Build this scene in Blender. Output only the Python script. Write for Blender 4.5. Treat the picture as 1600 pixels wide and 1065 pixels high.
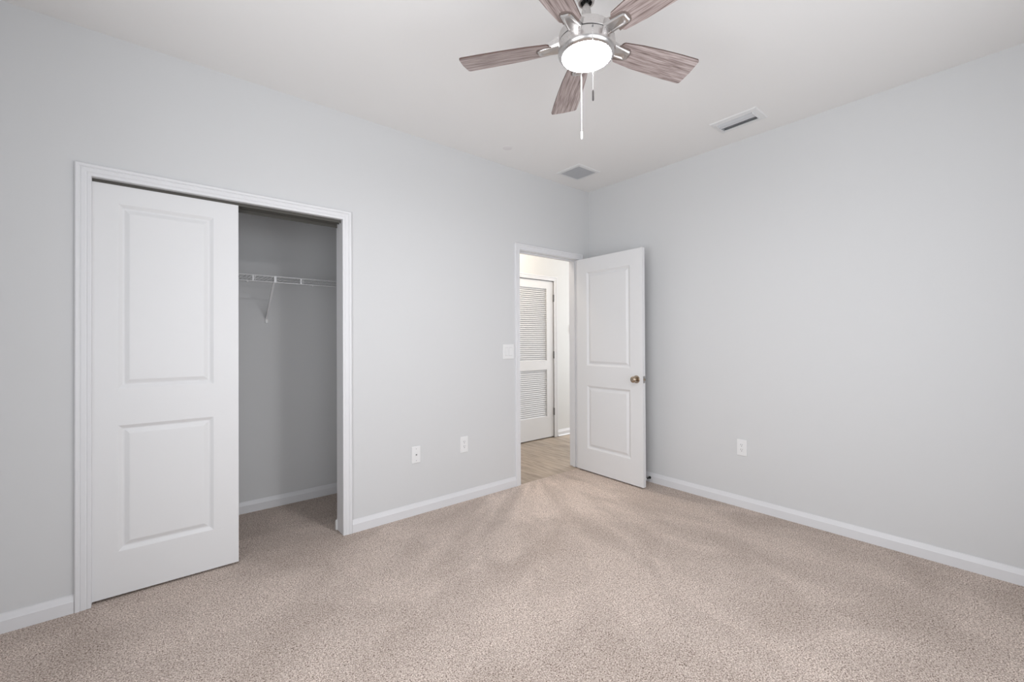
import bpy, bmesh, math, random
from mathutils import Vector, Matrix
random.seed(7)
for o in list(bpy.data.objects): bpy.data.objects.remove(o)
S = bpy.context.scene
C = S.collection
PI = math.pi

# ---------------------------------------------------------------- camera
F_PX = 676.58
YAW, PITCH, ROLL = 0.693347, 0.00597, -0.004998
CAM = Vector((-3.38727, -2.85738, 1.24813))
fw = Vector((math.sin(YAW)*math.cos(PITCH), math.cos(YAW)*math.cos(PITCH), math.sin(PITCH)))
r = Vector((math.cos(YAW), -math.sin(YAW), 0)); u = r.cross(fw)
r2 = math.cos(ROLL)*r + math.sin(ROLL)*u
u2 = -math.sin(ROLL)*r + math.cos(ROLL)*u
M = Matrix(((r2.x, u2.x, -fw.x), (r2.y, u2.y, -fw.y), (r2.z, u2.z, -fw.z)))
cam_data = bpy.data.cameras.new('camera')
cam = bpy.data.objects.new('camera', cam_data); C.objects.link(cam)
cam.matrix_world = Matrix.Translation(CAM) @ M.to_4x4()
cam_data.sensor_fit = 'HORIZONTAL'; cam_data.sensor_width = 36.0
cam_data.lens = F_PX/1600*36.0
cam_data.shift_y = (528.366-532.5)/1600
cam_data.clip_start = 0.02
S.camera = cam

# ---------------------------------------------------------------- light, exposure
S.view_settings.view_transform = 'Standard'; S.view_settings.look = 'None'
S.view_settings.gamma = 1.0; S.view_settings.exposure = 0.03
S.view_settings.use_curve_mapping = False
w = bpy.data.worlds.new('world'); S.world = w; w.use_nodes = True
w.node_tree.nodes['Background'].inputs[0].default_value = (0.80, 0.88, 1.0, 1)
w.node_tree.nodes['Background'].inputs[1].default_value = 1.0

def area(name, loc, rot, sx, sy, power, col):
    d = bpy.data.lights.new(name, 'AREA'); d.shape = 'RECTANGLE'; d.size = sx; d.size_y = sy
    d.energy = power; d.color = col
    o = bpy.data.objects.new(name, d); C.objects.link(o); o.location = loc; o.rotation_euler = rot
    return o
# area lights for daylight from two unseen windows added behind the camera
WIN_A = (-3.65, -1.05, 0.60, 2.20)      # in the near wall (x0, x1, z0, z1)
WIN_B = (-2.75, -1.35, 0.62, 2.12)      # in the side wall (y0, y1, z0, z1)
area('added_window_daylight', (-2.35, -3.86, 1.25), (PI/2+.35, 0, 0), 2.7, 1.55, 40, (0.97, 0.985, 1.0))
area('added_side_daylight', (-4.50, -2.05, 1.22), (0, -PI/2-.35, 0), 1.45, 1.45, 44, (0.97, 0.985, 1.0))
area('added_hall_daylight', (2.63, .62, 1.45), (0, PI/2, 0), 1.6, .8, 42, (0.97, 0.985, 1.0))  # added to brighten the hall and louvred door from an unseen end
FAN_GLOW = 165.0
HALL_POWER = 60.0

# ---------------------------------------------------------------- materials
def mat(name, col, rough=0.5, metal=0.0, bump=None, spec=0.5, coat=0.0):
    m = bpy.data.materials.new(name); m.use_nodes = True
    nt = m.node_tree; b = nt.nodes['Principled BSDF']
    b.inputs['Base Color'].default_value = (*col, 1); b.inputs['Roughness'].default_value = rough
    b.inputs['Metallic'].default_value = metal
    b.inputs['Specular IOR Level'].default_value = spec
    b.inputs['Coat Weight'].default_value = coat
    tc = nt.nodes.new('ShaderNodeTexCoord')
    nz = nt.nodes.new('ShaderNodeTexNoise'); nz.inputs['Scale'].default_value = bump[0] if bump else 40
    nz.inputs['Detail'].default_value = 3
    nt.links.new(tc.outputs['Object'], nz.inputs['Vector'])
    if bump:
        bp = nt.nodes.new('ShaderNodeBump'); bp.inputs['Strength'].default_value = bump[1]
        bp.inputs['Distance'].default_value = bump[2]
        nt.links.new(nz.outputs['Fac'], bp.inputs['Height']); nt.links.new(bp.outputs['Normal'], b.inputs['Normal'])
    else:
        mr = nt.nodes.new('ShaderNodeMapRange'); mr.inputs['To Min'].default_value = max(0, rough-.03)
        mr.inputs['To Max'].default_value = min(1, rough+.03)
        nt.links.new(nz.outputs['Fac'], mr.inputs['Value']); nt.links.new(mr.outputs['Result'], b.inputs['Roughness'])
    return m

def lin(r_, g, b):
    f = lambda c: ((c/255+0.055)/1.055)**2.4 if c/255 > 0.04045 else c/255/12.92
    return (f(r_), f(g), f(b))

M_wall = mat('wall_paint', (0.665, 0.668, 0.672), 0.75, bump=(220, .08, .001), spec=.25)
M_ceil = mat('ceiling_paint', (0.83, 0.82, 0.81), 0.9, bump=(160, .12, .001), spec=.2)
M_white = mat('white_trim_paint', (0.75, 0.75, 0.765), 0.38, spec=.4)
M_door = mat('white_door_paint', (0.77, 0.77, 0.775), 0.42, spec=.4)
M_hallwall = mat('hall_wall_paint', (0.70, 0.70, 0.69), 0.7, bump=(220, .08, .001), spec=.25)
M_plate = mat('plate_plastic', (0.82, 0.82, 0.82), 0.35)
M_dark = mat('dark_slot', (0.03, 0.03, 0.03), 0.6)
M_grey = mat('grey_gap', (0.20, 0.20, 0.20), 0.7)
M_track = mat('track_metal_shaded', (0.075, 0.07, 0.06), 0.6, 0.0)  # shade under the closet header put into the track colour
M_wire = mat('white_coated_wire', (0.80, 0.80, 0.81), 0.35)
M_hinge = mat('hinge_metal', (0.38, 0.37, 0.36), 0.35, 0.9)
M_hinge_dark = mat('dark_hinge_metal', (0.16, 0.16, 0.155), 0.45, 0.6)
M_slot = mat('slot_grey', (0.12, 0.12, 0.12), 0.6)
M_line = mat('plate_gap_grey', (0.50, 0.50, 0.51), 0.6)
M_nickel = mat('brushed_nickel', (0.60, 0.58, 0.57), 0.28, 1.0)
M_nickel_d = mat('nickel_recess', (0.46, 0.41, 0.38), 0.36, 1.0)
M_knob = mat('satin_bronze', (0.42, 0.34, 0.26), 0.24, 1.0)
M_black = mat('black_metal', (0.02, 0.02, 0.02), 0.35, 0.4)
M_vent = mat('vent_paint', (0.76, 0.76, 0.76), 0.45)
M_slat = mat('grille_slat_paint', (0.66, 0.67, 0.69), 0.45)
M_cover = mat('cover_plate_paint', (0.77, 0.75, 0.75), 0.9, spec=.1)
M_louver = mat('register_blade_paint', (0.58, 0.59, 0.61), 0.45)
M_duct = mat('duct_shade', (0.30, 0.30, 0.31), 0.8)  # grey carries the shade of the duct behind the blades
M_filter = mat('grey_filter', (0.66, 0.665, 0.68), 0.9)

def carpet():
    m = bpy.data.materials.new('speckled_carpet'); m.use_nodes = True
    nt = m.node_tree; N = nt.nodes; L = nt.links; b = N['Principled BSDF']
    b.inputs['Roughness'].default_value = 1.0; b.inputs['Specular IOR Level'].default_value = 0.05
    tc = N.new('ShaderNodeTexCoord')
    def noise(sc, det=2, rgh=.5, vec=None, dist=0):
        n = N.new('ShaderNodeTexNoise'); n.inputs['Scale'].default_value = sc
        n.inputs['Detail'].default_value = det; n.inputs['Roughness'].default_value = rgh
        n.inputs['Distortion'].default_value = dist
        L.new(vec or tc.outputs['Object'], n.inputs['Vector']); return n
    def ramp(src, stops):
        r_ = N.new('ShaderNodeValToRGB'); L.new(src, r_.inputs['Fac'])
        e = r_.color_ramp.elements
        e[0].position, e[0].color = stops[0][0], (*stops[0][1], 1)
        e[1].position, e[1].color = stops[-1][0], (*stops[-1][1], 1)
        for p_, c in stops[1:-1]:
            x = e.new(p_); x.color = (*c, 1)
        return r_
    fine = noise(210, 2.5, .65, dist=.8)
    col = ramp(fine.outputs['Fac'], [(.32, (.10, .068, .053)), (.42, (.345, .27, .225)), (.50, (.61, .51, .450)), (.64, (.89, .785, .71))])
    # nap: broad patches where the pile was brushed by the vacuum cleaner, fanned out from the doorway
    sx = N.new('ShaderNodeSeparateXYZ'); L.new(tc.outputs['Object'], sx.inputs[0])
    def mth(op, a_, b_=None):
        n = N.new('ShaderNodeMath'); n.operation = op
        for i_, v in enumerate((a_, b_)):
            if v is None: continue
            if isinstance(v, (int, float)): n.inputs[i_].default_value = v
            else: L.new(v, n.inputs[i_])
        return n.outputs[0]
    dx = mth('ADD', sx.outputs['X'], .45); dy = mth('SUBTRACT', .35, sx.outputs['Y'])
    ang_ = mth('ARCTAN2', dy, dx); rad_ = mth('SQRT', mth('ADD', mth('MULTIPLY', dx, dx), mth('MULTIPLY', dy, dy)))
    cv = N.new('ShaderNodeCombineXYZ'); L.new(mth('MULTIPLY', ang_, 4.6), cv.inputs[0]); L.new(mth('MULTIPLY', rad_, 1.25), cv.inputs[1])
    nap = noise(1.6, 2, .45, cv.outputs[0], .6)
    nr = ramp(nap.outputs['Fac'], [(.35, (.895, .89, .885)), (.50, (.98, .98, .98)), (.62, (1.065, 1.065, 1.065))])
    nr.color_ramp.interpolation = 'EASE'
    mx = N.new('ShaderNodeMix'); mx.data_type = 'RGBA'; mx.blend_type = 'MULTIPLY'; mx.inputs['Factor'].default_value = 1
    L.new(col.outputs['Color'], mx.inputs['A']); L.new(nr.outputs['Color'], mx.inputs['B'])
    # lighter noise-edged carpet patch in front of the doorway
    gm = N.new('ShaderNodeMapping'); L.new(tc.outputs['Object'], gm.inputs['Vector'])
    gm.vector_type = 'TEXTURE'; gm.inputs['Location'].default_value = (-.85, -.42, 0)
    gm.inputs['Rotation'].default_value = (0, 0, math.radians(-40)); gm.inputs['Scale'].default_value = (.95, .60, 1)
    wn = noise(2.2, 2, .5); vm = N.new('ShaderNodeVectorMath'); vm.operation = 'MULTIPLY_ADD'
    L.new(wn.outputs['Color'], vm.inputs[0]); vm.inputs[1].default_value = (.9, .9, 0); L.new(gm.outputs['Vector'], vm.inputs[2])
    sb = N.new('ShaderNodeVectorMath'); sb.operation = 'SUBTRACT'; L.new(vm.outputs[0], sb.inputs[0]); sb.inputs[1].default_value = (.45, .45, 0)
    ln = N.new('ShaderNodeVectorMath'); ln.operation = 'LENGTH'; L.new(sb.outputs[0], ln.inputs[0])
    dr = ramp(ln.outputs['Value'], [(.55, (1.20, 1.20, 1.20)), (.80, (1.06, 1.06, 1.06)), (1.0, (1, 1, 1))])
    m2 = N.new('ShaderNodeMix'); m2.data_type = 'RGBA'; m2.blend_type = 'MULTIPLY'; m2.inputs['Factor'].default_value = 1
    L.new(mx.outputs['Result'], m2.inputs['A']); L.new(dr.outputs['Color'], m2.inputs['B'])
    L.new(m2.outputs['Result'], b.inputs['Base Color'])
    hb = noise(200, 2, .6, dist=.6)
    ad = N.new('ShaderNodeMath'); ad.operation = 'ADD'; L.new(hb.outputs['Fac'], ad.inputs[0]); L.new(fine.outputs['Fac'], ad.inputs[1])
    bp = N.new('ShaderNodeBump'); bp.inputs['Strength'].default_value = .7; bp.inputs['Distance'].default_value = .005
    L.new(ad.outputs[0], bp.inputs['Height']); L.new(bp.outputs['Normal'], b.inputs['Normal'])
    return m
M_carpet = carpet()

def wood(name, stops, scale, stretch, plank=None, rough=.5):
    m = bpy.data.materials.new(name); m.use_nodes = True
    nt = m.node_tree; N = nt.nodes; L = nt.links; b = N['Principled BSDF']
    b.inputs['Roughness'].default_value = rough
    tc = N.new('ShaderNodeTexCoord'); mp = N.new('ShaderNodeMapping')
    L.new(tc.outputs['Object'], mp.inputs['Vector']); mp.inputs['Scale'].default_value = stretch
    n = N.new('ShaderNodeTexNoise'); n.inputs['Scale'].default_value = scale; n.inputs['Detail'].default_value = 5
    n.inputs['Roughness'].default_value = .6; n.inputs['Distortion'].default_value = .4
    L.new(mp.outputs['Vector'], n.inputs['Vector'])
    r_ = N.new('ShaderNodeValToRGB'); L.new(n.outputs['Fac'], r_.inputs['Fac']); e = r_.color_ramp.elements
    e[0].position, e[0].color = stops[0][0], (*stops[0][1], 1); e[1].position, e[1].color = stops[-1][0], (*stops[-1][1], 1)
    for p_, c in stops[1:-1]:
        x = e.new(p_); x.color = (*c, 1)
    out = r_.outputs['Color']
    if plank:
        br = N.new('ShaderNodeTexBrick'); mp2 = N.new('ShaderNodeMapping')
        L.new(tc.outputs['Object'], mp2.inputs['Vector']); mp2.inputs['Rotation'].default_value = (0, 0, PI/2)
        L.new(mp2.outputs['Vector'], br.inputs['Vector'])
        br.inputs['Scale'].default_value = 1; br.inputs['Brick Width'].default_value = plank[0]
        br.inputs['Row Height'].default_value = plank[1]; br.inputs['Mortar Size'].default_value = .0015
        br.inputs['Color1'].default_value = (.82, .82, .82, 1); br.inputs['Color2'].default_value = (1.08, 1.06, 1.04, 1)
        br.inputs['Mortar'].default_value = (.45, .42, .40, 1); br.offset = .37
        mx = N.new('ShaderNodeMix'); mx.data_type = 'RGBA'; mx.blend_type = 'MULTIPLY'; mx.inputs['Factor'].default_value = 1
        L.new(out, mx.inputs['A']); L.new(br.outputs['Color'], mx.inputs['B']); out = mx.outputs['Result']
    L.new(out, b.inputs['Base Color'])
    return m
M_vinyl = wood('plank_floor_wood', [(.3, (.22, .175, .135)), (.5, (.38, .31, .245)), (.7, (.50, .42, .34))], 3.2, (9, 1.1, 1), plank=(1.1, .18), rough=.42)
M_blade = wood('weathered_blade_wood', [(.30, (.12, .085, .078)), (.44, (.28, .22, .205)), (.54, (.42, .345, .33)), (.70, (.62, .54, .525))], 7, (1.0, 24, 24), rough=.5)
M_bladeedge = mat('blade_edge', (.10, .06, .05), .5)

M_lit = bpy.data.materials.new('lit_frosted_glass'); M_lit.use_nodes = True
_b = M_lit.node_tree.nodes['Principled BSDF']; _b.inputs['Base Color'].default_value = (.9, .9, .9, 1)
_b.inputs['Emission Color'].default_value = (0.985, 0.98, 1.0, 1); _b.inputs['Emission Strength'].default_value = FAN_GLOW
_b.inputs['Roughness'].default_value = .3
M_hall_lit = bpy.data.materials.new('hall_lamp_glass'); M_hall_lit.use_nodes = True
_b = M_hall_lit.node_tree.nodes['Principled BSDF']; _b.inputs['Base Color'].default_value = (.9, .88, .8, 1)
_b.inputs['Emission Color'].default_value = (1.0, 0.86, 0.70, 1); _b.inputs['Emission Strength'].default_value = HALL_POWER

# ---------------------------------------------------------------- helpers
def box(bm, x0, x1, y0, y1, z0, z1, mi=0):
    vs = [bm.verts.new(v) for v in ((x0,y0,z0),(x1,y0,z0),(x1,y1,z0),(x0,y1,z0),(x0,y0,z1),(x1,y0,z1),(x1,y1,z1),(x0,y1,z1))]
    fs = [bm.faces.new([vs[i] for i in f]) for f in ((3,2,1,0),(4,5,6,7),(0,1,5,4),(1,2,6,5),(2,3,7,6),(3,0,4,7))]
    for f in fs: f.material_index = mi
    return vs
def obj(name, bm, m, parent=None, smooth=False, bevel=0, segs=2, matrix=None):
    bmesh.ops.recalc_face_normals(bm, faces=bm.faces)
    if matrix is not None: bmesh.ops.transform(bm, matrix=matrix, verts=bm.verts)
    me = bpy.data.meshes.new(name); bm.to_mesh(me); bm.free()
    for x in (m if isinstance(m, (list, tuple)) else [m]): me.materials.append(x)
    o = bpy.data.objects.new(name, me); C.objects.link(o)
    if parent: o.parent = parent
    if smooth:
        for p_ in me.polygons: p_.use_smooth = True
        md = o.modifiers.new('split', 'EDGE_SPLIT'); md.split_angle = math.radians(35)
    if bevel:
        md = o.modifiers.new('bevel', 'BEVEL'); md.width = bevel; md.segments = segs; md.limit_method = 'ANGLE'
        md.harden_normals = False
    return o
def empty(name, loc, rz=0):
    o = bpy.data.objects.new(name, None); C.objects.link(o); o.location = loc; o.rotation_euler = (0, 0, rz)
    o.empty_display_size = .05
    return o
def tag(o, label=None, cat=None, group=None, kind=None):
    if label: o['label'] = label
    if cat: o['category'] = cat
    if group: o['group'] = group
    if kind: o['kind'] = kind
    return o
def struct(o, label, cat): return tag(o, label, cat, kind='structure')
def lathe(bm, prof, n=48, cx=0, cy=0, cap=True, mi=0):
    rings = []
    for rr, z in prof:
        if rr < 1e-6: rings.append([bm.verts.new((cx, cy, z))])
        else: rings.append([bm.verts.new((cx+rr*math.cos(2*PI*i/n), cy+rr*math.sin(2*PI*i/n), z)) for i in range(n)])
    for a, b in zip(rings, rings[1:]):
        for i in range(n):
            j = (i+1) % n
            if len(a) == 1 and len(b) == 1: continue
            f = bm.faces.new([a[0], b[i], b[j]] if len(a) == 1 else [a[i], a[j], b[0]] if len(b) == 1 else [a[i], a[j], b[j], b[i]])
            f.material_index = mi
def tube(bm, pts, rad, n=8, mi=0):
    pts = [Vector(p_) for p_ in pts]; rings = []
    for i, p_ in enumerate(pts):
        d = (pts[min(i+1, len(pts)-1)]-pts[max(i-1, 0)]).normalized()
        a = d.orthogonal().normalized() if i == 0 else (ax - d*ax.dot(d)).normalized()
        ax = a; b = d.cross(a)
        rings.append([bm.verts.new(p_ + rad*(math.cos(2*PI*k/n)*a + math.sin(2*PI*k/n)*b)) for k in range(n)])
    for q, s in zip(rings, rings[1:]):
        for k in range(n): bm.faces.new([q[k], q[(k+1) % n], s[(k+1) % n], s[k]]).material_index = mi
    bm.faces.new(rings[0][::-1]).material_index = mi; bm.faces.new(rings[-1]).material_index = mi
def sweep(bm, prof, path, closed_ends=True):
    """prof: list of (a, b); path: list of (origin, A, B) frames -> point = origin + a*A + b*B"""
    rings = [[bm.verts.new(Vector(o_) + a*Vector(A) + b*Vector(B)) for a, b in prof] for o_, A, B in path]
    n = len(prof)
    for q, s in zip(rings, rings[1:]):
        for k in range(n): bm.faces.new([q[k], q[(k+1) % n], s[(k+1) % n], s[k]])
    bm.faces.new(rings[0][::-1]); bm.faces.new(rings[-1])

H = 2.74; BY = -3.42; BX = -4.07; T = 0.115
# ---------------------------------------------------------------- shell
bm = bmesh.new(); box(bm, BX, 0, BY, 0, -.05, 0); box(bm, -3.95, -2.10, 0, .838, -.05, 0)
bmesh.ops.remove_doubles(bm, verts=bm.verts, dist=1e-5)
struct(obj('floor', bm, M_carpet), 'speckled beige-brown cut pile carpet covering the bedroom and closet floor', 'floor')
bm = bmesh.new(); box(bm, -2.0, 2.6, 0.0, 1.29, -.05, -.002)
struct(obj('floor_hall', bm, M_vinyl), 'tan wood-look plank floor of the hall seen through the doorway', 'floor')
bm = bmesh.new(); box(bm, -4.3, 2.7, -3.65, 1.3, H, H+.1)
struct(obj('ceiling', bm, M_ceil), 'smooth off-white flat ceiling carrying the fan and vents', 'ceiling')

CX0, CX1 = -3.609, -2.440; CZ = 2.040          # closet opening
DX0, DX1 = -0.924, -0.164; DZ = 2.040          # bedroom doorway
J = .018
bm = bmesh.new()
for x0, x1, z0, z1 in ((BX-.12, CX0-J, 0, H), (CX0-J, CX1+J, CZ+J, H), (CX1+J, DX0-J, 0, H), (DX0-J, DX1+J, DZ+J, H), (DX1+J, 2.6, 0, H)):
    box(bm, x0, x1, 0, T, z0, z1)
struct(obj('wall_left', bm, M_wall), 'long pale grey wall with the closet opening and the hall doorway', 'wall')
bm = bmesh.new(); box(bm, 0, .115, BY-.12, 0, 0, H)
struct(obj('wall_right', bm, M_wall), 'plain pale grey wall on the right behind the open door', 'wall')
bm = bmesh.new()
a, b, c, d = WIN_A
for x0, x1, z0, z1 in ((BX-.12, a, 0, H), (a, b, 0, c), (a, b, d, H), (b, 0, 0, H)): box(bm, x0, x1, BY-.15, BY, z0, z1)
struct(obj('wall_near', bm, M_wall), 'pale grey wall with an added window behind the viewpoint', 'wall')
bm = bmesh.new()
a, b, c, d = WIN_B
for y0, y1, z0, z1 in ((BY, a, 0, H), (a, b, 0, c), (a, b, d, H), (b, 0, 0, H)): box(bm, BX-.15, BX, y0, y1, z0, z1)
struct(obj('wall_side', bm, M_wall), 'pale grey side wall with an added window left of the viewpoint', 'wall')
def window(name, cen, rz, wd, z0, z1, label):  # windows added as daylight sources, none of them in view
    e = empty(name, cen, rz); struct(e, label, 'window')
    bm = bmesh.new()
    h = z1-z0
    for x0, x1, a0, a1 in ((-wd/2, -wd/2+.045, 0, h), (wd/2-.045, wd/2, 0, h), (-wd/2+.045, wd/2-.045, 0, .045), (-wd/2+.045, wd/2-.045, h-.045, h)):
        box(bm, x0, x1, .06, .09, a0, a1)
    obj('window_frame', bm, M_white, e, bevel=.003)
    bm = bmesh.new(); box(bm, -wd/2+.045, wd/2-.045, .065, .085, h/2-.02, h/2+.02); obj('meeting_rail', bm, M_white, e)
    bm = bmesh.new(); box(bm, -wd/2-.03, wd/2+.03, -.035, .0, -.02, .0); obj('window_sill', bm, M_white, e, bevel=.003)
window('added_window_1', (-2.35, BY, WIN_A[2]), PI, 2.6, .60, 2.20, 'white framed window added in the wall behind the viewpoint')
window('added_window_2', (BX, -2.05, WIN_B[2]), PI/2, 1.4, .62, 2.12, 'white framed window added in the side wall left of the viewpoint')

window('added_window_3', (2.6, .62, .60), -PI/2, .84, .60, 2.30, 'white framed window added out of sight at the far end of the hall')  # unseen window added for more daylight in the hall
bm = bmesh.new(); box(bm, -4.07, -2.0, .838, .94, 0, H)
struct(obj('wall_closet_back', bm, M_wall), 'grey back wall inside the closet behind the wire shelf', 'wall')
bm = bmesh.new(); box(bm, -4.07, -3.95, T, .838, 0, H)
struct(obj('wall_closet_left', bm, M_wall), 'left end wall inside the closet behind the sliding door', 'wall')
bm = bmesh.new(); box(bm, -2.10, -2.0, T, .838, 0, H)
struct(obj('wall_closet_right', bm, M_wall), 'right end wall inside the closet beside the hall', 'wall')
bm = bmesh.new()
LX0, LX1, LZ = -.05, .632, 2.022
for x0, x1, z0, z1 in ((-2.0, LX0, 0, H), (LX0, LX1, LZ, H), (LX1, 2.6, 0, H)): box(bm, x0, x1, 1.13, 1.25, z0, z1)
box(bm, LX0-.1, LX1+.1, 1.25, 1.29, 0, LZ+.1)
struct(obj('wall_hall', bm, M_hallwall), 'warm white hall wall seen through the doorway around the louvred door', 'wall')
bm = bmesh.new()
for y0, y1, z0, z1 in ((0, .20, 0, H), (.20, 1.04, 0, .60), (.20, 1.04, 2.30, H), (1.04, 1.25, 0, H)): box(bm, 2.6, 2.7, y0, y1, z0, z1)  # unseen end wall, opened for the added window
struct(obj('wall_hall_end', bm, M_hallwall), 'end wall of the hall beyond the doorway', 'wall')

# casings (mitred, fluted colonial profile): a = across from inner edge to outer edge, b = out of the wall
CAS = [(0, 0), (0, .009), (.003, .011), (.012, .0115), (.016, .010), (.020, .0125), (.034, .0135), (.038, .0115), (.042, .0155), (.052, .0165), (.0565, .013), (.0575, 0)]
def casing(bm, x0, x1, z1, y, sgn=-1, k=1.0):
    B = (0, sgn, 0)
    prof = [(a*k, b) for a, b in CAS]
    sweep(bm, prof, [((x0, y, 0), (-1, 0, 0), B), ((x0, y, z1), (-1, 0, 1), B), ((x1, y, z1), (1, 0, 1), B), ((x1, y, 0), (1, 0, 0), B)])
def jamb(bm, x0, x1, z1, y0, y1, t=J):
    box(bm, x0-t, x0, y0, y1, 0, z1); box(bm, x1, x1+t, y0, y1, 0, z1); box(bm, x0-t, x1+t, y0, y1, z1, z1+t)
bm = bmesh.new(); casing(bm, CX0, CX1, CZ, 0)
t1 = struct(obj('trim_1', bm, M_white), 'white fluted casing framing the closet opening', 'trim')
bm = bmesh.new(); jamb(bm, CX0, CX1, CZ, .0005, T-.0005); obj('jamb', bm, M_white, t1)
bm = bmesh.new()
box(bm, CX0, CX1, .022, .1, 2.034, 2.0395); box(bm, CX0, CX1, .022, .024, 2.022, 2.034)
box(bm, CX0, CX1, .060, .063, 2.022, 2.034); box(bm, CX0, CX1, .098, .1, 2.005, 2.034)
bmg = bmesh.new(); pr = [(0, 0), (.022, 0), (.022, .050), (.019, .060), (.012, .066), (.004, .068), (0, .068)]
sweep(bmg, pr, [((CX1-.010, .104, 0), (0, 1, 0), (0, 0, 1)), ((CX1, .104, 0), (0, 1, 0), (0, 0, 1))]); obj('door_guide', bmg, M_plate, t1, bevel=.002)
tag(obj('sliding_track', bm, M_track, t1), 'metal door track under the closet header, with its shade in the colour')
bm = bmesh.new(); casing(bm, DX0-.004, DX1+.004, DZ+.004, 0, k=.95)
t2 = struct(obj('trim_2', bm, M_white), 'white casing framing the doorway to the hall', 'trim')
bm = bmesh.new(); jamb(bm, DX0, DX1, DZ, .0005, T-.0005)
box(bm, DX0, DX0+.011, .040, .072, 0, DZ-.011); box(bm, DX1-.011, DX1, .040, .072, 0, DZ-.011); box(bm, DX0, DX1, .040, .072, DZ-.011, DZ)
obj('jamb', bm, M_white, t2)
bm = bmesh.new(); casing(bm, DX0-.004, DX1+.004, DZ+.004, T, 1); obj('hall_side_casing', bm, M_white, t2)
bm = bmesh.new(); box(bm, DX0-.0005, DX0+.0015, .004, .032, .875, .935); tag(obj('strike_plate', bm, M_hinge, t2), 'grey metal strike plate')
bm = bmesh.new(); casing(bm, LX0, LX1, LZ, 1.13)
t3 = struct(obj('trim_3', bm, M_white), 'white casing around the louvred door in the hall', 'trim')
bm = bmesh.new(); jamb(bm, LX0+.0, LX1-.0, LZ, 1.131, 1.249, .0179)
obj('jamb', bm, M_white, t3)

# baseboards: (height, thickness)
BB = [(0, 0), (0, .014), (.054, .014), (.0560, .0125), (.0785, .0048), (.083, .0040), (.083, 0)]
def base(name, segs, label, hall=False):
    bm = bmesh.new()
    for p0, p1, nrm in segs:
        sweep(bm, BB, [(p0, (0, 0, 1), nrm), (p1, (0, 0, 1), nrm)])
        if hall:
            q = [(0, .014), (0, .026), (.008, .025), (.013, .020), (.016, .014)]
            sweep(bm, q, [(p0, (0, 0, 1), nrm), (p1, (0, 0, 1), nrm)])
    return struct(obj(name, bm, M_white), label, 'baseboard')
cs = .0575
base('baseboard_left', [((BX, 0, 0), (CX0-cs, 0, 0), (0, -1, 0)), ((CX1+cs, 0, 0), (DX0-.059, 0, 0), (0, -1, 0)), ((DX1+.0587, 0, 0), (-.0145, 0, 0), (0, -1, 0))],
     'white baseboard along the grey wall with closet and doorway')
base('baseboard_right', [((0, BY, 0), (0, 0, 0), (-1, 0, 0))], 'long white baseboard along the plain right wall')
base('baseboard_near', [((BX+.014, BY, 0), (-.014, BY, 0), (0, 1, 0)), ((BX, BY, 0), (BX, -.014, 0), (1, 0, 0))], 'white baseboard along the walls behind the viewpoint')
base('baseboard_closet', [((-3.95, .838, 0), (-2.10, .838, 0), (0, -1, 0)), ((CX1+.001, T, 0), (-2.10, T, 0), (0, 1, 0)), ((-2.10, T+.014, 0), (-2.10, .824, 0), (-1, 0, 0)), ((-3.95, T+.014, 0), (-3.95, .824, 0), (1, 0, 0))],
     'white baseboard inside the closet')
base('baseboard_hall', [((LX1+cs, 1.13, 0), (2.6, 1.13, 0), (0, -1, 0)), ((-2.0, 1.13, 0), (LX0-cs, 1.13, 0), (0, -1, 0))], 'white baseboard of the hall right of the louvred door', hall=True)

# ---------------------------------------------------------------- moulded panel door leaf
RINGS = [(.000, 0), (.003, .0015), (.017, .0115), (.021, .0120), (.025, .0115), (.042, .0030), (.046, .0022)]
def panel_leaf(bm, wd, h, t, panels):
    """leaf 0..wd (x), 0..h (z), faces at y=0 (front, -y) and y=t"""
    xs = sorted({0, wd, *[p_[0] for p_ in panels], *[p_[1] for p_ in panels]})
    zs = sorted({0, h, *[p_[2] for p_ in panels], *[p_[3] for p_ in panels]})
    for side, yy, s in ((0, 0, 1), (1, t, -1)):
        for i in range(len(xs)-1):
            for k in range(len(zs)-1):
                mx, mz = (xs[i]+xs[i+1])/2, (zs[k]+zs[k+1])/2
                if any(p_[0] < mx < p_[1] and p_[2] < mz < p_[3] for p_ in panels): continue
                bm.faces.new([bm.verts.new(v) for v in ((xs[i], yy, zs[k]), (xs[i+1], yy, zs[k]), (xs[i+1], yy, zs[k+1]), (xs[i], yy, zs[k+1]))])
        for x0, x1, z0, z1 in panels:
            prev = None
            for ins, dep in RINGS:
                ring = [bm.verts.new(v) for v in ((x0+ins, yy+s*dep, z0+ins), (x1-ins, yy+s*dep, z0+ins), (x1-ins, yy+s*dep, z1-ins), (x0+ins, yy+s*dep, z1-ins))]
                if prev:
                    for q in range(4): bm.faces.new([prev[q], prev[(q+1) % 4], ring[(q+1) % 4], ring[q]])
                prev = ring
            bm.faces.new(prev)
    for a, b in (((0, 0), (wd, 0)), ((wd, 0), (wd, h)), ((wd, h), (0, h)), ((0, h), (0, 0))):
        cuts = [0, 1]
        bm.faces.new([bm.verts.new(v) for v in ((a[0], 0, a[1]), (b[0], 0, b[1]), (b[0], t, b[1]), (a[0], t, a[1]))])
    bmesh.ops.remove_doubles(bm, verts=bm.verts, dist=1e-5)

# closet sliding panels (0.60 wide)
def slider(name, x0, y0, label):
    bm = bmesh.new(); panel_leaf(bm, .598, 2.012, .033, [(.092, .482, .212, .830), (.092, .482, 1.010, 1.922)])
    o = obj(name, bm, M_door); o.location = (x0, y0, .012); struct(o, label, 'sliding door'); return o
d2 = slider('door_1', -3.609, .020, 'white two-panel sliding closet door at the front, left half of closet opening')
d3 = slider('door_2', -3.607, .062, 'white sliding closet door tucked behind the front sliding door')

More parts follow.
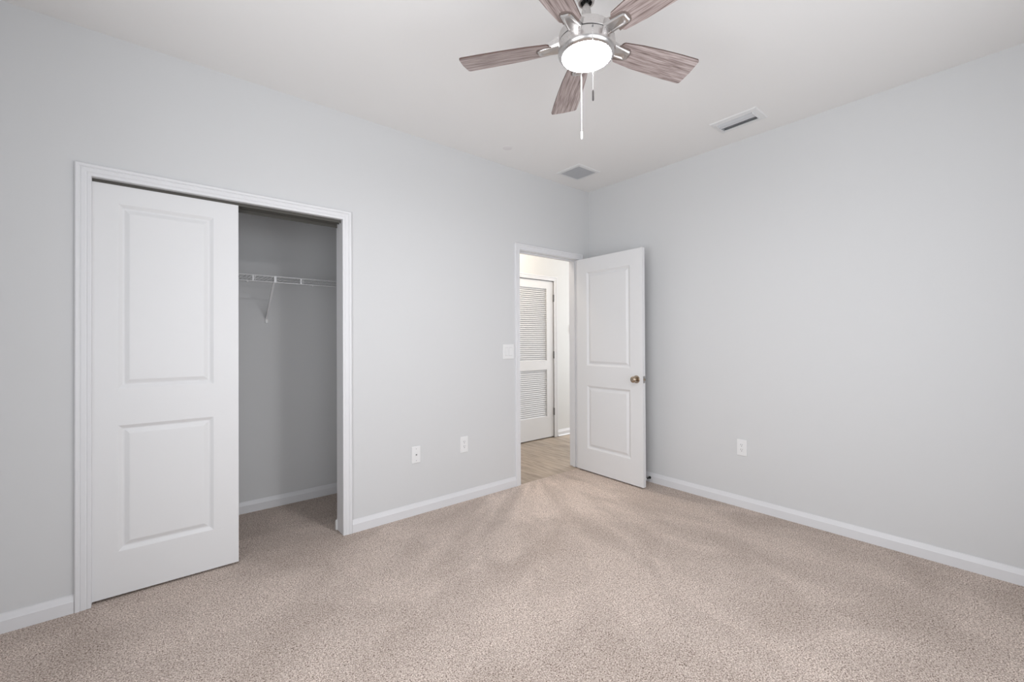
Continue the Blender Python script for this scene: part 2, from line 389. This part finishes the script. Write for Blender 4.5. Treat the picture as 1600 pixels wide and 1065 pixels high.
# bedroom door, open about 90 degrees (local x = away from hinge, y: 0 = hall-side face)
W1 = .752
bm = bmesh.new(); panel_leaf(bm, W1, 2.018, .035, [(.128, .626, .214, .810), (.128, .626, .998, 1.886)])
hinge = Vector((-.2005, -.013, .012)); dvec = Vector((-.228+.203, -.757+.019, 0)).normalized()
door = obj('door_3', bm, M_door); door.location = hinge
ang = math.atan2(dvec.y, dvec.x); door.rotation_euler = (0, 0, ang)
struct(door, 'white two-panel bedroom door standing open against the right wall', 'door')
# local +y after rotation: for dvec ~ -Y, local y -> +X (towards the right wall): good
kz = .905; kx = .690
for s, nm in ((-1, 'door_knob'), (1, 'door_knob')):
    bm = bmesh.new()
    lathe(bm, [(0, .062), (.012, .0615), (.021, .058), (.0262, .051), (.0262, .044), (.022, .036), (.015, .029), (.0115, .024), (.0115, .008)], 40)
    mt = Matrix.Translation((kx, 0 if s < 0 else .035, kz)) @ Matrix.Rotation(PI/2 if s < 0 else -PI/2, 4, 'X')
    k_ = obj(nm, bm, M_knob, door, smooth=True, matrix=mt); tag(k_, 'round satin bronze knob')
    bm = bmesh.new(); lathe(bm, [(0, 0), (.033, 0), (.033, .004), (.030, .008), (.018, .0105), (.0105, .011), (0, .011)], 40)
    obj('rosette', bm, M_knob, k_, smooth=True, matrix=mt)
bm = bmesh.new(); box(bm, W1-.0005, W1+.0015, .0055, .0305, kz-.029, kz+.029)
lp = obj('latch_plate', bm, M_hinge, door); tag(lp, 'grey metal latch plate on the door edge')
bm = bmesh.new(); box(bm, W1+.001, W1+.010, .011, .025, kz-.009, kz+.009); obj('latch_bolt', bm, M_knob, lp, bevel=.003)
for z in (.18, 1.0, 1.82):
    bm = bmesh.new()
    box(bm, -.0018, .0, .002, .033, z-.045, z+.045); 
    lathe(bm, [(0, z-.045), (.006, z-.045), (.006, z+.045), (0, z+.045)], 14, -.004, .041)
    obj('hinge', bm, M_hinge, door)

# louvred hall door
LW = LX1-LX0-.0045; LH = 2.006; LT = .035
e = empty('door_4', (LX0+.002, 1.136, .010)); struct(e, 'white full-louvre utility door closed in the hall wall', 'door')
bm = bmesh.new()
sx0, sx1 = .105, LW-.118
z_l0, z_l1, z_u0, z_u1 = .268, .868, .985, 1.905
box(bm, 0, sx0, 0, LT, 0, LH); box(bm, sx1, LW, 0, LT, 0, LH)
for a, b in ((0, z_l0), (z_l1, z_u0), (z_u1, LH)): box(bm, sx0, sx1, 0, LT, a, b)
obj('door_frame', bm, M_door, e)
for za, zb in ((z_l0, z_l1), (z_u0, z_u1)):
    bm = bmesh.new(); n = round((zb-za)/.0252); st = (zb-za)/n
    for i in range(n):
        zc = za + (i+.5)*st
        vs = box(bm, sx0, sx1, -.0145, .0145, -.0025, .0025)
        bmesh.ops.transform(bm, matrix=Matrix.Translation((0, .0175, zc)) @ Matrix.Rotation(math.radians(54), 4, 'X'), verts=vs)
    bmesh.ops.recalc_face_normals(bm, faces=bm.faces)
    box(bm, sx0, sx1, .031, .034, za, zb)
    obj('louver_panel', bm, M_door, e)
for z in (.322, 1.055, 1.79):
    bm = bmesh.new(); lathe(bm, [(0, z-.046), (.0095, z-.046), (.0095, z+.046), (0, z+.046)], 14, LW+.002, -.008)
    tag(obj('hinge', bm, M_hinge_dark, e, smooth=False), 'dark grey metal hinge')

# ---------------------------------------------------------------- wire shelf in closet
sh = empty('wire_shelf', (-3.95, .838, 0)); tag(sh, 'white ventilated wire shelf mounted across the back wall inside the closet', 'shelf')
X0, X1 = .006, 1.844; FY = -.305; ZT = 1.706; ZB = 1.667
bm = bmesh.new()
n = int((X1-X0)/.0254)
for i in range(n+1):
    x = X0 + .004 + i*(X1-X0-.008)/n
    tube(bm, [(x, -.008, ZT), (x, FY, ZT), (x, FY-.0005, ZB+.003)] if i % 12 == 7 else [(x, -.008, ZT), (x, FY, ZT)], .0015, 5)
obj('deck_wires', bm, M_wire, sh)
bm = bmesh.new()
for y, z, rr in ((-.010, ZT-.003, .0028), (FY+.15, ZT-.003, .0022), (FY, ZT+.001, .0030)): tube(bm, [(X0, y, z), (X1, y, z)], rr, 8)
obj('long_rails', bm, M_wire, sh)
bm = bmesh.new(); tube(bm, [(X0, FY-.001, ZB), (X1, FY-.001, ZB)], .0030, 8)
x = -2.859+3.95-3*.3015
while x < X1:
    box(bm, x-.0045, x+.0045, FY-.004, FY+.002, ZB, ZT+.002); x += .3015
obj('front_lip', bm, M_wire, sh)
for bx in (1.225, .52):
    bm = bmesh.new()
    a = Vector((bx, FY+.012, ZT-.006)); b = Vector((bx, -.006, ZB-.245))
    dd = (b-a).normalized(); side = Vector((1, 0, 0)); up = side.cross(dd)
    ring = []
    for p_ in (a, b):
        ring.append([bm.verts.new(p_ + s_*side*.0065 + t_*up*.005) for s_, t_ in ((-1, -1), (1, -1), (1, 1), (-1, 1))])
    for q in range(4): bm.faces.new([ring[0][q], ring[0][(q+1) % 4], ring[1][(q+1) % 4], ring[1][q]])
    bm.faces.new(ring[0]); bm.faces.new(ring[1])
    box(bm, bx-.007, bx+.007, FY-.006, FY+.016, ZB-.004, ZT+.003)
    br = obj('support_bracket', bm, M_wire, sh)
    bm = bmesh.new(); box(bm, bx-.009, bx+.009, -.010, 0, ZB-.275, ZB-.238); obj('wall_clip', bm, M_plate, br, bevel=.002)
for cx_ in (.30, .80, 1.10, 1.55):
    bm = bmesh.new(); box(bm, cx_-.006, cx_+.006, -.014, 0, ZT-.016, ZT+.004); obj('back_clip', bm, M_plate, sh)

# ---------------------------------------------------------------- wall plates
def plate(name, cen, rz, wd, h, kind, label, cat, group=None):
    """local: x along wall, -y out of wall"""
    e = empty(name, cen, rz); tag(e, label, cat, group)
    bm = bmesh.new(); box(bm, -wd/2, wd/2, -.006, 0, -h/2, h/2); obj('cover_plate', bm, M_plate, e, bevel=.0035, segs=3)
    if kind == 'outlet':
        bm = bmesh.new(); box(bm, -.0165, .0165, -.0075, -.005, -.033, .033); f = obj('receptacle', bm, M_plate, e, bevel=.001)
        bm = bmesh.new()
        for zc in (-.018, .018):
            box(bm, -.0075, -.0050, -.0079, -.007, zc+.001, zc+.0095); box(bm, .0050, .0072, -.0079, -.007, zc+.002, zc+.0095)
            lathe_v = bmesh.new()
            box(bm, -.0026, .0026, -.0079, -.007, zc-.009, zc-.004)
            lathe_v.free()
        tag(obj('slots', bm, M_slot, f), 'dark plug slots')
    if kind == 'jack':
        bm = bmesh.new(); lathe(bm, [(0, .013), (.0030, .013), (.0045, .012), (.0045, .005), (.0065, .005), (.0065, .0)], 16)
        tag(obj('coax_jack', bm, M_grey, e, smooth=True, matrix=Matrix.Rotation(PI/2, 4, 'X')), 'small dark threaded jack')
        for z in (-.042, .042):
            bm = bmesh.new(); lathe(bm, [(0, .0075), (.003, .007), (.0033, .0058), (0, .0058)], 14)
            obj('screw', bm, M_line, e, matrix=Matrix.Translation((0, 0, z)) @ Matrix.Rotation(PI/2, 4, 'X'))
    if kind == 'switch':
        n = 2 if wd > .1 else 1
        for i in range(n):
            xc = (i-(n-1)/2)*.046
            bm = bmesh.new(); box(bm, xc-.0170, xc+.0170, -.0064, -.0055, -.0340, .0340); obj('rocker_surround', bm, M_line, e)
            bm = bmesh.new()
            vs = [bm.verts.new(v) for v in ((xc-.0160, -.006, -.033), (xc+.0160, -.006, -.033), (xc+.0160, -.006, .033), (xc-.0160, -.006, .033),
                                            (xc-.0160, -.0105, -.032), (xc+.0160, -.0105, -.032), (xc+.0160, -.0072, .0), (xc-.0160, -.0072, .0), (xc+.0160, -.0070, .032), (xc-.0160, -.0070, .032))]
            for f in ((4, 5, 6, 7), (7, 6, 8, 9), (0, 1, 5, 4), (3, 2, 8, 9)): bm.faces.new([vs[k] for k in f])
            bm.faces.new([vs[k] for k in (0, 4, 7, 9, 3)]); bm.faces.new([vs[k] for k in (1, 5, 6, 8, 2)])
            obj('rocker', bm, M_plate, e)
    return e
plate('coax_plate', (-1.9215, 0, .431), 0, .070, .120, 'jack', 'white cable jack plate low on the wall right of the closet', 'wall plate')
plate('power_outlet', (-1.508, 0, .441), 0, .072, .125, 'outlet', 'white power outlet on the wall between closet and doorway', 'outlet')
plate('power_outlet', (0, -1.462, .444), -PI/2, .072, .120, 'outlet', 'white power outlet alone on the plain right wall', 'outlet')
plate('light_switch', (-1.055, 0, 1.158), 0, .122, .125, 'switch', 'white double rocker switch plate left of the hall doorway', 'light switch')
plate('light_switch', (.962, 1.13, 1.40), 0, .072, .118, 'switch', 'small white switch plate on the hall wall right of the louvred door', 'light switch')

# ---------------------------------------------------------------- door stop on right baseboard
e = empty('door_stop', (-.0125, -.690, .040)); tag(e, 'small spring door stop on the right baseboard behind the open door', 'door stop')
bm = bmesh.new(); lathe(bm, [(0, 0), (.012, 0), (.012, .004), (.007, .010), (0, .010)], 20)
R_ = Matrix.Rotation(-PI/2, 4, 'Y')
obj('mounting_base', bm, M_black, e, smooth=True, matrix=R_)
bm = bmesh.new(); pts = [(-.008-.052*i/160, .0052*math.cos(i*2*PI/12), .0052*math.sin(i*2*PI/12)) for i in range(161)]
tube(bm, pts, .0014, 5); obj('spring', bm, M_black, e)
bm = bmesh.new(); lathe(bm, [(0, .058), (.0075, .058), (.0078, .070), (.006, .074), (0, .074)], 20)
tag(obj('rubber_tip', bm, M_plate, e, smooth=True, matrix=R_), 'white rubber tip')

# ---------------------------------------------------------------- ceiling vents
# supply register: long axis along y
e = empty('supply_register', (-.318, -1.584, H)); tag(e, 'white ceiling air register with curved louvers near the right wall', 'air vent')
hx, hy = .102, .152
def frame_ring(bm, ox, oy, ix, iy, zt, zo, zi):
    """bevelled flat frame hanging below the ceiling"""
    O = [(-ox, -oy), (ox, -oy), (ox, oy), (-ox, oy)]; mid = [(x*(ox-.006)/ox, y*(oy-.006)/oy) for x, y in O]
    I = [(-ix, -iy), (ix, -iy), (ix, iy), (-ix, iy)]
    rr = [[bm.verts.new((x, y, zt)) for x, y in O], [bm.verts.new((x, y, zo)) for x, y in mid], [bm.verts.new((x, y, zi)) for x, y in I], [bm.verts.new((x, y, zt)) for x, y in I]]
    for a, b in zip(rr, rr[1:]):
        for q in range(4): bm.faces.new([a[q], a[(q+1) % 4], b[(q+1) % 4], b[q]])
bm = bmesh.new(); frame_ring(bm, hx, hy, .060, .118, 0, -.006, -.009); obj('vent_frame', bm, M_vent, e)
bm = bmesh.new(); box(bm, -.060, .060, -.118, .118, -.0012, -.0002); obj('duct_backing', bm, M_duct, e)  # flat sheet with the recess shade in its colour
for i, (xc, tilt) in enumerate(((-.043, 1), (-.014, 1), (.020, -1), (.047, -1))):
    bm = bmesh.new(); k = 7; top = []; bot = []
    for j in range(k):
        t = j/(k-1); aa = t*1.15
        dx = tilt*(-.012 + .023*t); dz = -.002 - .016*math.sin(aa)
        for L_, off in ((top, 0), (bot, -.0012)): L_.append([bm.verts.new((xc+dx, y, dz+off)) for y in (-.114, .114)])
    for L_ in (top, bot):
        for a, b in zip(L_, L_[1:]): bm.faces.new([a[0], a[1], b[1], b[0]])
    for s in (0, -1): bm.faces.new([top[s][0], top[s][1], bot[s][1], bot[s][0]])
    obj('louver_blade', bm, M_louver, e, smooth=True)
for y in (-.116, .116):
    bm = bmesh.new(); box(bm, -.060, .060, y-.002, y+.002, -.018, -.001); obj('end_cap', bm, M_vent, e)
# return grille: slats along x
e = empty('return_grille', (-.478, -.287, H)); tag(e, 'square white slatted return grille on the ceiling near the corner', 'air vent')
bm = bmesh.new(); frame_ring(bm, .145, .138, .112, .106, 0, -.005, -.007); obj('vent_frame', bm, M_vent, e)
bm = bmesh.new(); box(bm, -.112, .112, -.106, .106, -.0012, -.0002); obj('duct_backing', bm, M_filter, e)
bm = bmesh.new(); ns = 17
for i in range(ns):
    yc = -.106 + (i+.5)*.212/ns
    vs = box(bm, -.111, .111, -.0040, .0040, -.0006, .0006)
    bmesh.ops.transform(bm, matrix=Matrix.Translation((0, yc, -.0068)) @ Matrix.Rotation(math.radians(14), 4, 'X'), verts=vs)
obj('slats', bm, M_slat, e)
bm = bmesh.new(); lathe(bm, [(0, -.0022), (.034, -.0022), (.037, -.0012), (.037, 0), (0, 0)], 40)  # flat round plate built for a faint ceiling mark
o = obj('ceiling_cover_plate', bm, M_cover, smooth=True); o.location = (-1.274, -.271, H)
tag(o, 'faint flat round cover plate on the ceiling left of the square grille', 'cover plate')

# ---------------------------------------------------------------- ceiling fan
FC = Vector((-2.036, -1.712, 0)); ZBL = 2.45
fan = empty('ceiling_fan', (FC.x, FC.y, H)); tag(fan, 'brushed nickel ceiling fan with five weathered wood blades and a lit round light', 'ceiling fan')
def fo(name, bm, m, **k): return obj(name, bm, m, fan, matrix=Matrix.Translation((0, 0, -H)), **k)
bm = bmesh.new(); lathe(bm, [(0, H), (.068, H), (.068, H-.010), (.060, H-.050), (.045, H-.090), (.034, H-.118), (.031, H-.128), (.0235, H-.128), (.0235, H-.100)], 48)
fo('canopy', bm, M_nickel, smooth=True)
bm = bmesh.new(); lathe(bm, [(0, H-.04), (.011, H-.04), (.011, 2.555), (0, 2.555)], 24); fo('downrod', bm, M_nickel, smooth=True)
bm = bmesh.new(); lathe(bm, [(0, H-.102), (.022, H-.102), (.022, H-.116), (.011, H-.120)], 24); fo('hanger_ball', bm, M_black, smooth=True)
bm = bmesh.new(); lathe(bm, [(.0112, 2.600), (.015, 2.598), (.019, 2.575), (.022, 2.530), (.034, 2.512), (.060, 2.503), (.060, 2.498)], 32); fo('rod_coupling', bm, M_nickel, smooth=True)
bm = bmesh.new()
lathe(bm, [(0, 2.500), (.094, 2.500), (.098, 2.497), (.098, 2.492), (.090, 2.4915), (.090, 2.487), (.106, 2.4865), (.1115, 2.483), (.1125, 2.452), (.110, 2.4495), (0, 2.4495)], 72)
mh = fo('motor_housing', bm, M_nickel, smooth=True)
bm = bmesh.new(); lathe(bm, [(.1085, 2.4500), (.1128, 2.4500), (.1128, 2.4468), (.1085, 2.4468)], 72); obj('seam_ring', bm, M_black, mh, smooth=True, matrix=Matrix.Translation((0, 0, -H)))
bm = bmesh.new()
lathe(bm, [(.100, 2.4495), (.106, 2.4492), (.106, 2.4475), (.1125, 2.447), (.1145, 2.445), (.1150, 2.413), (.1135, 2.405), (.108, 2.3965), (.1005, 2.3925), (.0990, 2.3925), (.0985, 2.3945), (.0985, 2.42)], 72)
lk = fo('light_kit', bm, M_nickel, smooth=True)
bm = bmesh.new(); lathe(bm, [(.0985, 2.3955), (.0980, 2.3945), (.092, 2.3925), (.075, 2.3905), (.050, 2.3882), (.025, 2.3870), (0, 2.3866)], 72)
ld = obj('light_lens', bm, M_lit, lk, smooth=True, matrix=Matrix.Translation((0, 0, -H))); tag(ld, 'glowing white frosted lens')

def blade_mesh():
    """blade along local +x, underside facing -z"""
    bm = bmesh.new()
    R0, R1 = .148, .528
    out = []
    def arc(cx, cy, rr, a0, a1, n=6):
        for i in range(n+1):
            a = a0 + (a1-a0)*i/n; out.append((cx+rr*math.cos(a), cy+rr*math.sin(a)))
    wr, wt = .050, .0672
    arc(R0+.012+.004, -wr+.018, .016, -PI*.95, -PI*.60)
    for t in (.25, .5, .75): out.append((R0+(R1-R0)*t, -(wr+(wt-wr)*math.sin(t*PI/2))-.001*math.sin(PI*t)))
    arc(R1-.012, -wt+.012, .012, -PI/2, 0)
    out.append((R1+.004, 0))
    arc(R1-.012, wt-.012, .012, 0, PI/2)
    for t in (.75, .5, .25): out.append((R0+(R1-R0)*t, (wr+(wt-wr)*math.sin(t*PI/2))+.001*math.sin(PI*t)))
    arc(R0+.012+.004, wr-.018, .016, PI*.60, PI*.95)
    lo = [bm.verts.new((x, y, -.003)) for x, y in out]; hi = [bm.verts.new((x, y, .003)) for x, y in out]
    bm.faces.new(lo).material_index = 0; bm.faces.new(hi).material_index = 0
    for i in range(len(out)):
        j = (i+1) % len(out); bm.faces.new([lo[i], lo[j], hi[j], hi[i]]).material_index = 1
    return bm
def rect_ring(bm, rings, close_last=True):
    prev = None
    for r_ in rings:
        cur = [bm.verts.new(v) for v in r_]
        if prev:
            for q in range(len(cur)): bm.faces.new([prev[q], prev[(q+1) % len(cur)], cur[(q+1) % len(cur)], cur[q]])
        prev = cur
    if close_last: bm.faces.new(prev)
def bracket_mesh():
    """trapezoid blade iron under the blade, raised rim round a sunken window; local x outwards, -z down"""
    bm = bmesh.new()
    x0, x1 = .100, .198; w0, w1 = .030, .0215; K = .212
    def rr(xa, xb, wa, wb, za, zb):     # inner end kept level, outer end follows the pitched blade
        return [(xa, -wa, za-wa*K), (xb-.006, -wb, zb), (xb, -wb+.006, zb), (xb, wb-.006, zb), (xb-.006, wb, zb), (xa, wa, za+wa*K)]
    rect_ring(bm, [rr(x0, x1, w0, w1, .030, -.0030), rr(x0, x1+.001, w0+.001, w1+.001, .004, -.0085), rr(x0, x1-.003, w0-.003, w1-.003, -.0065, -.0130),
                   rr(x0+.006, x1-.011, w0-.008, w1-.0070, -.0065, -.0130), rr(x0+.012, x1-.018, w0-.013, w1-.0105, -.0058, -.0085)])
    return bm
def outline_mesh():  # dark sheet standing for the shadow outline around each bracket
    bm = bmesh.new(); pts = []
    for x, y in ((.140, -.036),): pts.append((x, y))
    for i in range(9):
        a = -PI/2 + PI*i/8; pts.append((.186+.022*math.cos(a)*1.0, .030*math.sin(a)))
    pts.append((.140, .036))
    lo = [bm.verts.new((x, y, -.0042)) for x, y in pts]; hi = [bm.verts.new((x, y, -.0031)) for x, y in pts]
    bm.faces.new(lo); bm.faces.new(hi)
    for i in range(len(pts)):
        j = (i+1) % len(pts); bm.faces.new([lo[i], lo[j], hi[j], hi[i]])
    return bm
PHI = 2.191; PIT = .209
M_outline = mat('shadow_outline_brown', (.20, .155, .14), .5)  # shadow around the bracket put into this brown
b0 = None
for k in range(5):
    rot = Matrix.Translation((0, 0, ZBL-H)) @ Matrix.Rotation(PHI - k*2*PI/5, 4, 'Z') @ Matrix.Rotation(-PIT, 4, 'X')
    if k == 0:
        b0 = obj('blade', blade_mesh(), [M_blade, M_bladeedge], fan); p0 = obj('bracket_shadow_outline', outline_mesh(), M_outline, b0)
        i0 = obj('blade_bracket', bracket_mesh(), M_nickel, b0); tag(i0, 'brushed nickel blade bracket with a sunken window'); bl = b0
    else:
        bl = b0.copy(); C.objects.link(bl); bl.parent = fan
        for ch in (p0, i0):
            c_ = ch.copy(); C.objects.link(c_); c_.parent = bl
    bl.matrix_local = rot
# pull chains
cr = Vector((math.cos(YAW), -math.sin(YAW), 0)); toc = Vector((-.762, -.648, 0))
def chain(off, z0, z1, fl, fr, m):
    bm = bmesh.new(); n = int((z0-z1)/.0045)
    prof = []
    for i in range(n):
        z = z0 - i*(z0-z1)/n
        prof += [(.0006, z), (.0013, z-.0012), (.0013, z-.0030)]
    lathe(bm, prof + [(.0006, z1)], 6, off.x, off.y)
    c_ = fo('pull_chain', bm, M_chain)
    bm = bmesh.new(); lathe(bm, [(0, z1), (fr*.5, z1-.001), (fr, z1-.006), (fr, z1-fl+.004), (fr*.7, z1-fl), (0, z1-fl)], 16, off.x, off.y)
    obj('pull_fob', bm, m, c_, smooth=True, matrix=Matrix.Translation((0, 0, -H)))
    return c_
M_fob = mat('dark_fob_metal', (.22, .21, .21), .3, 1.0)
M_chain = mat('pull_chain_metal', (.82, .82, .82), .25, 1.0)
o1 = toc*.1165 + cr*.0235
chain(o1, 2.436, 2.195, .042, .0036, M_fob)
bm = bmesh.new(); lathe(bm, [(0, 0), (.0035, 0), (.0035, .006), (0, .006)], 12)
d_ = o1.normalized(); obj('chain_port', bm, M_grey, lk, matrix=Matrix.Translation((d_.x*.1135, d_.y*.1135, 2.437-H)) @ d_.to_track_quat('Z', 'Y').to_matrix().to_4x4())
o2 = -toc*.1165 - cr*.0225
chain(o2, 2.437, 2.150, .036, .0040, M_plate)

# ---------------------------------------------------------------- hall ceiling lamp (out of sight above the doorway)
e = empty('hall_ceiling_lamp', (-.35, .62, H)); tag(e, 'warm round flush lamp on the hall ceiling beyond the doorway', 'ceiling lamp')
bm = bmesh.new(); lathe(bm, [(0, 0), (.15, 0), (.15, -.020), (.142, -.024)], 40); obj('lamp_base', bm, M_nickel, e, smooth=True)
bm = bmesh.new(); lathe(bm, [(.142, -.022), (.135, -.045), (.10, -.068), (.05, -.080), (0, -.083)], 40); obj('lamp_shade', bm, M_hall_lit, e, smooth=True)
